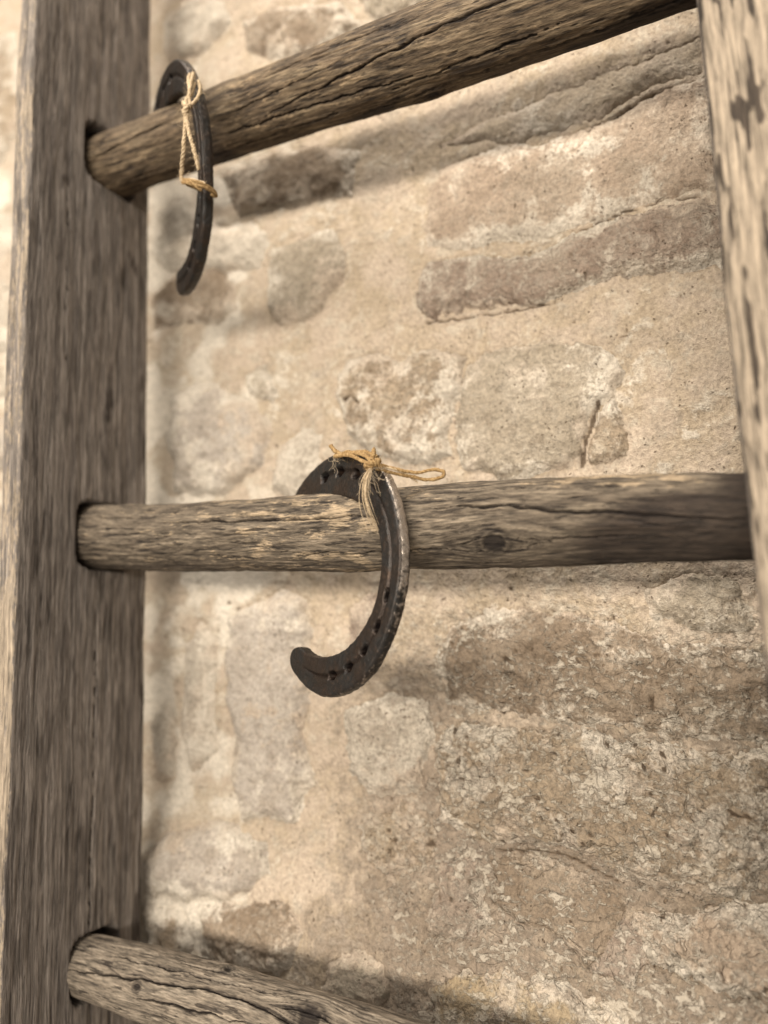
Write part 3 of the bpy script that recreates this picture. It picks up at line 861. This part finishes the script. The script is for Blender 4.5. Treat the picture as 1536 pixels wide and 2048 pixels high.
# ------------------------------------------------------------------ horseshoes
def horseshoe(name, origin, yaw, tilt, roll, A, B, width, thick, label, seed, ph0=-2.2, ph1=2.2, toe=0.8, tip=0.74, worn=1.0, n=560, mc=104):
    t = np.array([math.cos(yaw), -math.sin(yaw), 0]); nn = np.array([-math.sin(yaw), -math.cos(yaw), 0]); v = np.array([0, 0, 1.0])
    t2 = t * math.cos(tilt) + v * math.sin(tilt); v2 = -t * math.sin(tilt) + v * math.cos(tilt)
    v3 = v2 * math.cos(roll) + nn * math.sin(roll); n3 = nn * math.cos(roll) - v2 * math.sin(roll)
    ph = np.linspace(ph0, ph1, n)
    a = A * (np.cos(ph) - 1); b = B * np.sin(ph)
    da = np.gradient(a); db = np.gradient(b); l = np.hypot(da, db)
    oa, ob = db / l, -da / l                    # outward in the plane of the shoe
    arc = np.concatenate([[0], np.cumsum(np.hypot(np.diff(a), np.diff(b)))])
    total = arc[-1]
    # rounded heel ends
    hw = width / 2
    endd = np.minimum(arc, total - arc)
    er = np.clip(1 - endd / (hw * 0.85), 0, 1)
    wprof = (toe + (1 - toe) * sstep(0.3, 1.0, np.abs(ph))) * (1 - (1 - tip) * sstep(-1.45, -2.1, ph))
    wsc = wprof * np.sqrt(np.clip(1 - er ** 2.4, 0.0, 1)); wsc = np.maximum(wsc, 0.03)
    # section walked as a rounded rectangle
    cr = thick * 0.36
    sec = []
    corners = [(hw, 0, 1.0), (hw, -thick, 1.0), (-hw, -thick, 0.7), (-hw, 0, 0.7)]
    P = [np.array(c[:2], float) for c in corners]
    for i in range(4):
        A_, B_, C_ = P[i - 1], P[i], P[(i + 1) % 4]
        u = (A_ - B_) / np.linalg.norm(A_ - B_); w = (C_ - B_) / np.linalg.norm(C_ - B_); r = cr * corners[i][2]
        for tt in np.linspace(0, 1, 9):
            sec.append((1 - tt) ** 2 * (B_ + u * r) + 2 * tt * (1 - tt) * B_ + tt ** 2 * (B_ + w * r))
    sec = np.array(sec); closed = np.vstack([sec, sec[:1]])
    cum = np.concatenate([[0], np.cumsum(np.linalg.norm(np.diff(closed, axis=0), axis=1))])
    ww = np.linspace(0, cum[-1], mc, endpoint=False)
    su = np.interp(ww, cum, closed[:, 0]); sv = np.interp(ww, cum, closed[:, 1])
    tx = np.roll(su, -2) - np.roll(su, 2); ty = np.roll(sv, -2) - np.roll(sv, 2); ll = np.hypot(tx, ty)
    nu, nv = ty / ll, -tx / ll
    if (nu * su).sum() < 0: nu, nv = -nu, -nv
    I, J = np.meshgrid(np.arange(n), np.arange(mc), indexing='ij'); I = I.ravel(); J = J.ravel()
    u, vv, un, vn = su[J], sv[J], nu[J], nv[J]
    s = arc[I]; PH = ph[I]
    face = sstep(0.6, 0.95, vn)
    groove = np.exp(-((u + 0.3) / 1.0) ** 2) * sstep(1.95, 1.75, np.abs(PH)) * face
    hole = np.zeros(u.shape)
    for sgn in (-1, 1):
        for hp in (0.24, 0.54, 0.82, 1.10, 1.38) if sgn < 0 else (1.22, 1.52, 1.80):
            sc = np.interp(sgn * hp, ph, arc)
            q = ((np.abs(s - sc) / 3.5) ** 4 + (np.abs(u + 0.3) / 2.2) ** 4) ** 0.25
            hole = np.maximum(hole, sstep(1.12, 0.86, q) * face)
    dents = perlin3(s / 5.0, u / 5.0, vv / 5.0, seed) * 0.28 + perlin3(s / 1.9, u / 4.0, vv / 3.0, seed + 1) * 0.24 * (1 - face)
    toe_wear = np.exp(-(PH / 0.9) ** 2) * sstep(0.1, 0.8, un)
    disp = dents + 0.25 * perlin3(s / 20, u / 9, vv / 9, seed + 2) - 1.1 * groove - 4.2 * hole - 0.8 * toe_wear
    uu = (u + un * disp) * wsc[I]
    uu = np.where(u < 0, uu * (1 + 0.42 * sstep(0.6, 1.3, PH)), uu)
    vv2 = vv + vn * disp
    Pos = (np.array(origin)[None] + ((a[I] + oa[I] * uu)[:, None] * t2 + (b[I] + ob[I] * uu)[:, None] * v3 + vv2[:, None] * n3) / 1000.0)
    wear = worn * np.clip(sstep(0.2, 0.8, un) * (0.30 + 0.55 * np.exp(-((PH - 0.45) / 0.65) ** 2)), 0, 1)
    q = grid_quads(n, mc, True)
    # test orientation on one quad
    k = q[(n // 2) * mc + mc // 8]
    nrm = np.cross(Pos[k[1]] - Pos[k[0]], Pos[k[3]] - Pos[k[0]])
    out = (un[k[0]] * oa[I[k[0]]]) * t2 + (un[k[0]] * ob[I[k[0]]]) * v3 + vn[k[0]] * n3
    if nrm @ out < 0: q = q[:, ::-1]
    o = empty(name, tuple(origin))
    tag(o, label, 'horseshoe', 'horseshoes tied to the ladder rungs')
    mesh_obj('bar', Pos, q, M['iron'], o, {'wear': wear, 'hole': sstep(0.05, 0.4, hole), 'groove': groove}, offset=tuple(origin))
    return o


horseshoe('horseshoe', (0.2603, -0.0360, -0.0301), 0.4427, -0.0154, -0.055, 55.8, 55.9, 21.0, 6.8,
          'dark iron horseshoe with nail holes hooked over the middle rung', 301, -2.2, 2.65)
horseshoe('horseshoe', (0.1278, -0.0425, 0.2388), 0.5716, 0.0235, 0.1615, 61.8, 66.2, 18.5, 6.8,
          'dark iron horseshoe hooked over the upper rung beside the left rail', 351, -1.92, 2.4, 0.66, 0.88, 0.35)


# ------------------------------------------------------------------ jute twine
def spline(pts, n):
    p = np.array(pts, float); k = len(p)
    ext = np.vstack([2 * p[0] - p[1], p, 2 * p[-1] - p[-2]])
    t = np.linspace(0, k - 1 - 1e-6, n); i = t.astype(int); f = (t - i)[:, None]
    a, b, c, d = ext[i], ext[i + 1], ext[i + 2], ext[i + 3]
    return 0.5 * (2 * b + (c - a) * f + (2 * a - 5 * b + 4 * c - d) * f ** 2 + (3 * b - a - 3 * c + d) * f ** 3)


def tube(path, rad, sides=6):
    p = np.asarray(path, float); n = len(p)
    T = np.gradient(p, axis=0); T /= np.linalg.norm(T, axis=1)[:, None] + 1e-9
    ref = np.array([0.31, 0.42, 0.85])
    U = np.cross(T, ref); U /= np.linalg.norm(U, axis=1)[:, None] + 1e-9
    Vv = np.cross(T, U)
    r = np.broadcast_to(np.asarray(rad, float), (n,))
    ang = np.arange(sides) * 2 * math.pi / sides
    V = p[:, None] + r[:, None, None] * (np.cos(ang)[None, :, None] * U[:, None] + np.sin(ang)[None, :, None] * Vv[:, None])
    return V.reshape(-1, 3), grid_quads(n, sides, True)


def join(parts):
    V, Q, o = [], [], 0
    for v, q in parts:
        V.append(v); Q.append(q + o); o += len(v)
    return np.vstack(V), np.vstack(Q)


def twine(pts, rad, seed, taper=False, twist=3.2):
    """two-ply twisted cord with stray hairs, mm"""
    p = np.array(pts, float)
    length = np.linalg.norm(np.diff(p, axis=0), axis=1).sum()
    n = max(24, int(length / 0.35))
    c = spline(p, n)
    rg = np.random.default_rng(seed)
    T = np.gradient(c, axis=0); T /= np.linalg.norm(T, axis=1)[:, None] + 1e-9
    U = np.cross(T, (0.31, 0.42, 0.85)); U /= np.linalg.norm(U, axis=1)[:, None]
    W = np.cross(T, U)
    s = np.linspace(0, length, n)
    parts = []
    jit = np.stack([perlin2(s / 4, np.full(n, seed + k * 3.1), seed + k) for k in range(3)], 1) * 0.25
    rr0 = 1.22 * rad * (1 + 0.18 * perlin2(s / 2.2, np.full(n, seed + 0.5), seed + 9))
    if taper: rr0 = rr0 * np.clip((length - s) / (0.3 * length) + 0.25, 0.25, 1)
    for k in range(3):
        an = s / twist * 2 * math.pi / 1.6 + k * 2 * math.pi / 3
        pos = c + jit + (np.cos(an)[:, None] * U + np.sin(an)[:, None] * W) * (rr0 * 0.52)[:, None]
        parts.append(tube(pos, rr0 * 0.60, 6))
    return parts, c


def hairs(c, count, lo, hi, seed, curl=1.0, r=0.045):
    rg = np.random.default_rng(seed); parts = []
    for _ in range(count):
        i = rg.integers(0, len(c)); d = rg.normal(size=3); d /= np.linalg.norm(d)
        ln = rg.uniform(lo, hi); q = [c[i]]
        for k in range(6):
            d = d + rg.normal(size=3) * 0.35 * curl + np.array([0, 0, -0.10]); d /= np.linalg.norm(d)
            q.append(q[-1] + d * ln / 6)
        parts.append(tube(spline(q, 14) , np.linspace(r, r * 0.6, 14), 4))
    return parts


def put(name, parts, mat, parent, origin, label=None):
    V, Q = join(parts)
    o = mesh_obj(name, V / 1000.0, Q, mat, parent, None, offset=origin)
    if label: o['label'] = label
    return o


# twine on the middle rung's horseshoe
org = (0.2495, -0.031, 0.0215)
tw = empty('twine_tie', org)
tag(tw, 'golden jute twine knotted with a loop on the middle horseshoe', 'twine', 'twine ties on the horseshoes')
b1 = [(209.5, -12.0, 40.5), (213.0, -12.5, 37.0), (218.0, -14.0, 34.5), (227.2, -20.5, 33.4), (239.9, -27.0, 29.4), (247.8, -34.0, 24.1)]
b2 = [(214.1, -15.0, 33.6), (222.0, -22.5, 31.6), (230.7, -26.0, 30.3), (240.2, -31.0, 25.8), (247.8, -35.0, 22.3)]
pa, c1 = twine(b1, 0.95, 1); pb, c2 = twine(b2, 0.85, 2)
back = [(214, -14, 34), (213, -9, 36), (216, -3, 37.5), (228, -6, 36.5), (240, -13, 31)]
pc, c3 = twine(back, 0.9, 3)
put('band', pa + pb + pc + hairs(np.vstack([c1, c2]), 60, 2, 6, 5), M['jute_gold'], tw, org)
kn = [(246, -34, 20.0), (249.5, -37, 21.0), (252, -35, 23.0), (250, -31, 24.8), (246.5, -32, 23.6), (246, -36, 21.5), (250.5, -38, 22.4), (253, -33, 20.8)]
pk, ck = twine(kn, 1.15, 4)
sp = [(247.6, -33, 23.0), (247.0, -31, 27.5), (247.3, -30, 32.2)]
ps, cs = twine(sp, 1.15, 6, True)
put('knot', pk + ps + hairs(ck, 50, 3, 8, 7), M['jute_gold'], tw, org)
lp = [(250.8, -33.0, 22.4), (257.2, -26.0, 20.9), (265.5, -20.0, 19.3), (274.2, -16.0, 20.8), (278.9, -14.0, 19.4), (276.9, -14.0, 16.8), (270.6, -16.0, 15.9), (262.7, -20.0, 17.6), (255.7, -26.0, 18.9), (250.0, -33.0, 20.2)]
pl, cl = twine(lp, 0.72, 8)
put('loop', pl + hairs(cl, 40, 1.5, 4.5, 9), M['jute_gold'], tw, org)
tl = [(250.7, -33.0, 21.6), (258.1, -25.0, 20.4), (261.8, -20.0, 18.2), (265.2, -16.0, 14.6)]
pt_, ct = twine(tl, 0.62, 10, True)
rgf = np.random.default_rng(77)
parts = pt_
for k in range(46):        # frayed end hanging before the rung
    j = rgf.normal(size=3) * np.array([0.5, 0.6, 0.5])
    e = rgf.normal(size=3) * np.array([2.2, 1.2, 3.0])
    q = [np.array((249.4, -36.0, 20.9)) + j * 0.6, np.array((247.4, -38.0, 14.5)) + j + e * 0.22, np.array((246.9, -38.5, 6.7)) + j + e * 0.38,
         np.array((248.4, -37.5, -0.8)) + j + e * 0.55, np.array((250.2, -33.0, -10.1)) + j + e * 0.6]
    q = q[:rgf.integers(3, 6)]
    parts = parts + [tube(spline(q, 26), np.linspace(0.17, 0.06, 26), 5)]
put('frayed_end', parts, M['jute_pale'], tw, org)['kind'] = 'stuff'
parts = []
for k in range(34):        # loose curls over the shoe's face and the rung
    st_ = np.array((249.0, -37.0, 19.0)) if k < 22 else np.array((214.5, -15.5, 33.0))
    d = rgf.normal(size=3) * np.array([1, 0.3, 0.8]) + np.array([-0.55, 0.25, -0.55]); d /= np.linalg.norm(d)
    q = [st_ + rgf.normal(size=3) * 0.7]; ln = rgf.uniform(6, 17) if k < 22 else rgf.uniform(5, 12)
    for i in range(7):
        d = d + rgf.normal(size=3) * np.array([0.55, 0.12, 0.55]) + np.array([0, 0.0, -0.12]); d /= np.linalg.norm(d)
        q.append(q[-1] + d * ln / 7)
    q = np.array(q); q[:, 1] = np.minimum(q[:, 1], st_[1] - 0.3 + 0.42 * np.maximum(0, st_[0] - q[:, 0]) * 0.9)
    parts.append(tube(spline(q, 30), 0.055, 4))
put('fibre', parts, M['jute_fibre'], tw, org)['kind'] = 'stuff'

# twine on the upper rung's horseshoe
org = (0.134, -0.056, 0.24)
tw2 = empty('twine_tie', org)
tag(tw2, 'pale jute twine wrapped round the upper horseshoe with two hanging ends', 'twine', 'twine ties on the horseshoes')
um = [(117.0, -40.0, 283.7), (123.9, -48.0, 270.0), (131.0, -54.0, 255.6), (134.3, -58.0, 242.3), (135.1, -59.0, 232.4), (138.6, -59.0, 220.1), (140.3, -56.0, 210.2), (140.3, -53.0, 203.3)]
ul = [(128.7, -48.0, 266.0), (132.6, -54.0, 255.0), (134.3, -60.0, 243.5), (133.7, -59.0, 230.5), (131.5, -57.0, 217.3), (124.0, -50.0, 209.0), (122.6, -48.0, 205.0), (126.5, -49.0, 202.6), (132.6, -50.0, 200.4), (139.2, -46.0, 199.0)]
p1, c1 = twine(um, 0.92, 21); p2, c2 = twine(ul, 0.92, 22)
ux = [(120.5, -41.0, 281.0), (128.5, -50.0, 268.0), (133.5, -56.5, 254.0), (136.0, -58.5, 243.0), (137.5, -55.0, 247.5), (135.5, -50.0, 258.0), (128.0, -44.0, 271.0)]
p6, c6 = twine(ux, 0.75, 26)
put('strand', p1 + hairs(c1, 90, 2, 7, 31, 1.3, 0.07), M['jute_pale'], tw2, org)
put('strand', p2 + hairs(c2, 110, 2, 8, 32, 1.3, 0.07), M['jute_pale'], tw2, org)
put('strand', p6 + hairs(c6, 110, 2, 8, 35, 1.3, 0.07), M['jute_pale'], tw2, org)
kn = [(133, -60, 243.5), (136, -61, 240), (134, -60, 237.2), (131.6, -58, 240.6), (134.5, -58, 244.6), (136.6, -58, 241.2)]
p3, c3 = twine(kn, 1.25, 23)
put('knot', p3 + hairs(c3, 60, 2, 7, 33), M['jute_pale'], tw2, org)
wr = []
cc_all = []
for k, (dz, dx) in enumerate(((0, 0), (-1.9, 0.6))):
    w = [(122.3 + dx, -47.5, 205.0 + dz), (128.6 + dx, -50.5, 201.5 + dz), (135.2 + dx, -49.5, 199.0 + dz * 1.2), (139.2 + dx, -44.5, 198.0 + dz), (138.1 + dx, -36, 199 + dz), (131.9 + dx, -31, 203 + dz), (123.6 + dx, -36, 207 + dz), (121.5 + dx, -43, 206.5 + dz)]
    p4, c4 = twine(w, 0.85, 24 + k); wr += p4; cc_all.append(c4)
w = [(131, -50.5, 201), (134.5, -51.5, 197.5), (138.0, -49.5, 193.4)]
p5, c5 = twine(w, 0.8, 29, True)
put('wrap', wr + p5 + hairs(np.vstack(cc_all), 60, 2, 5, 34), M['jute_gold'], tw2, org)
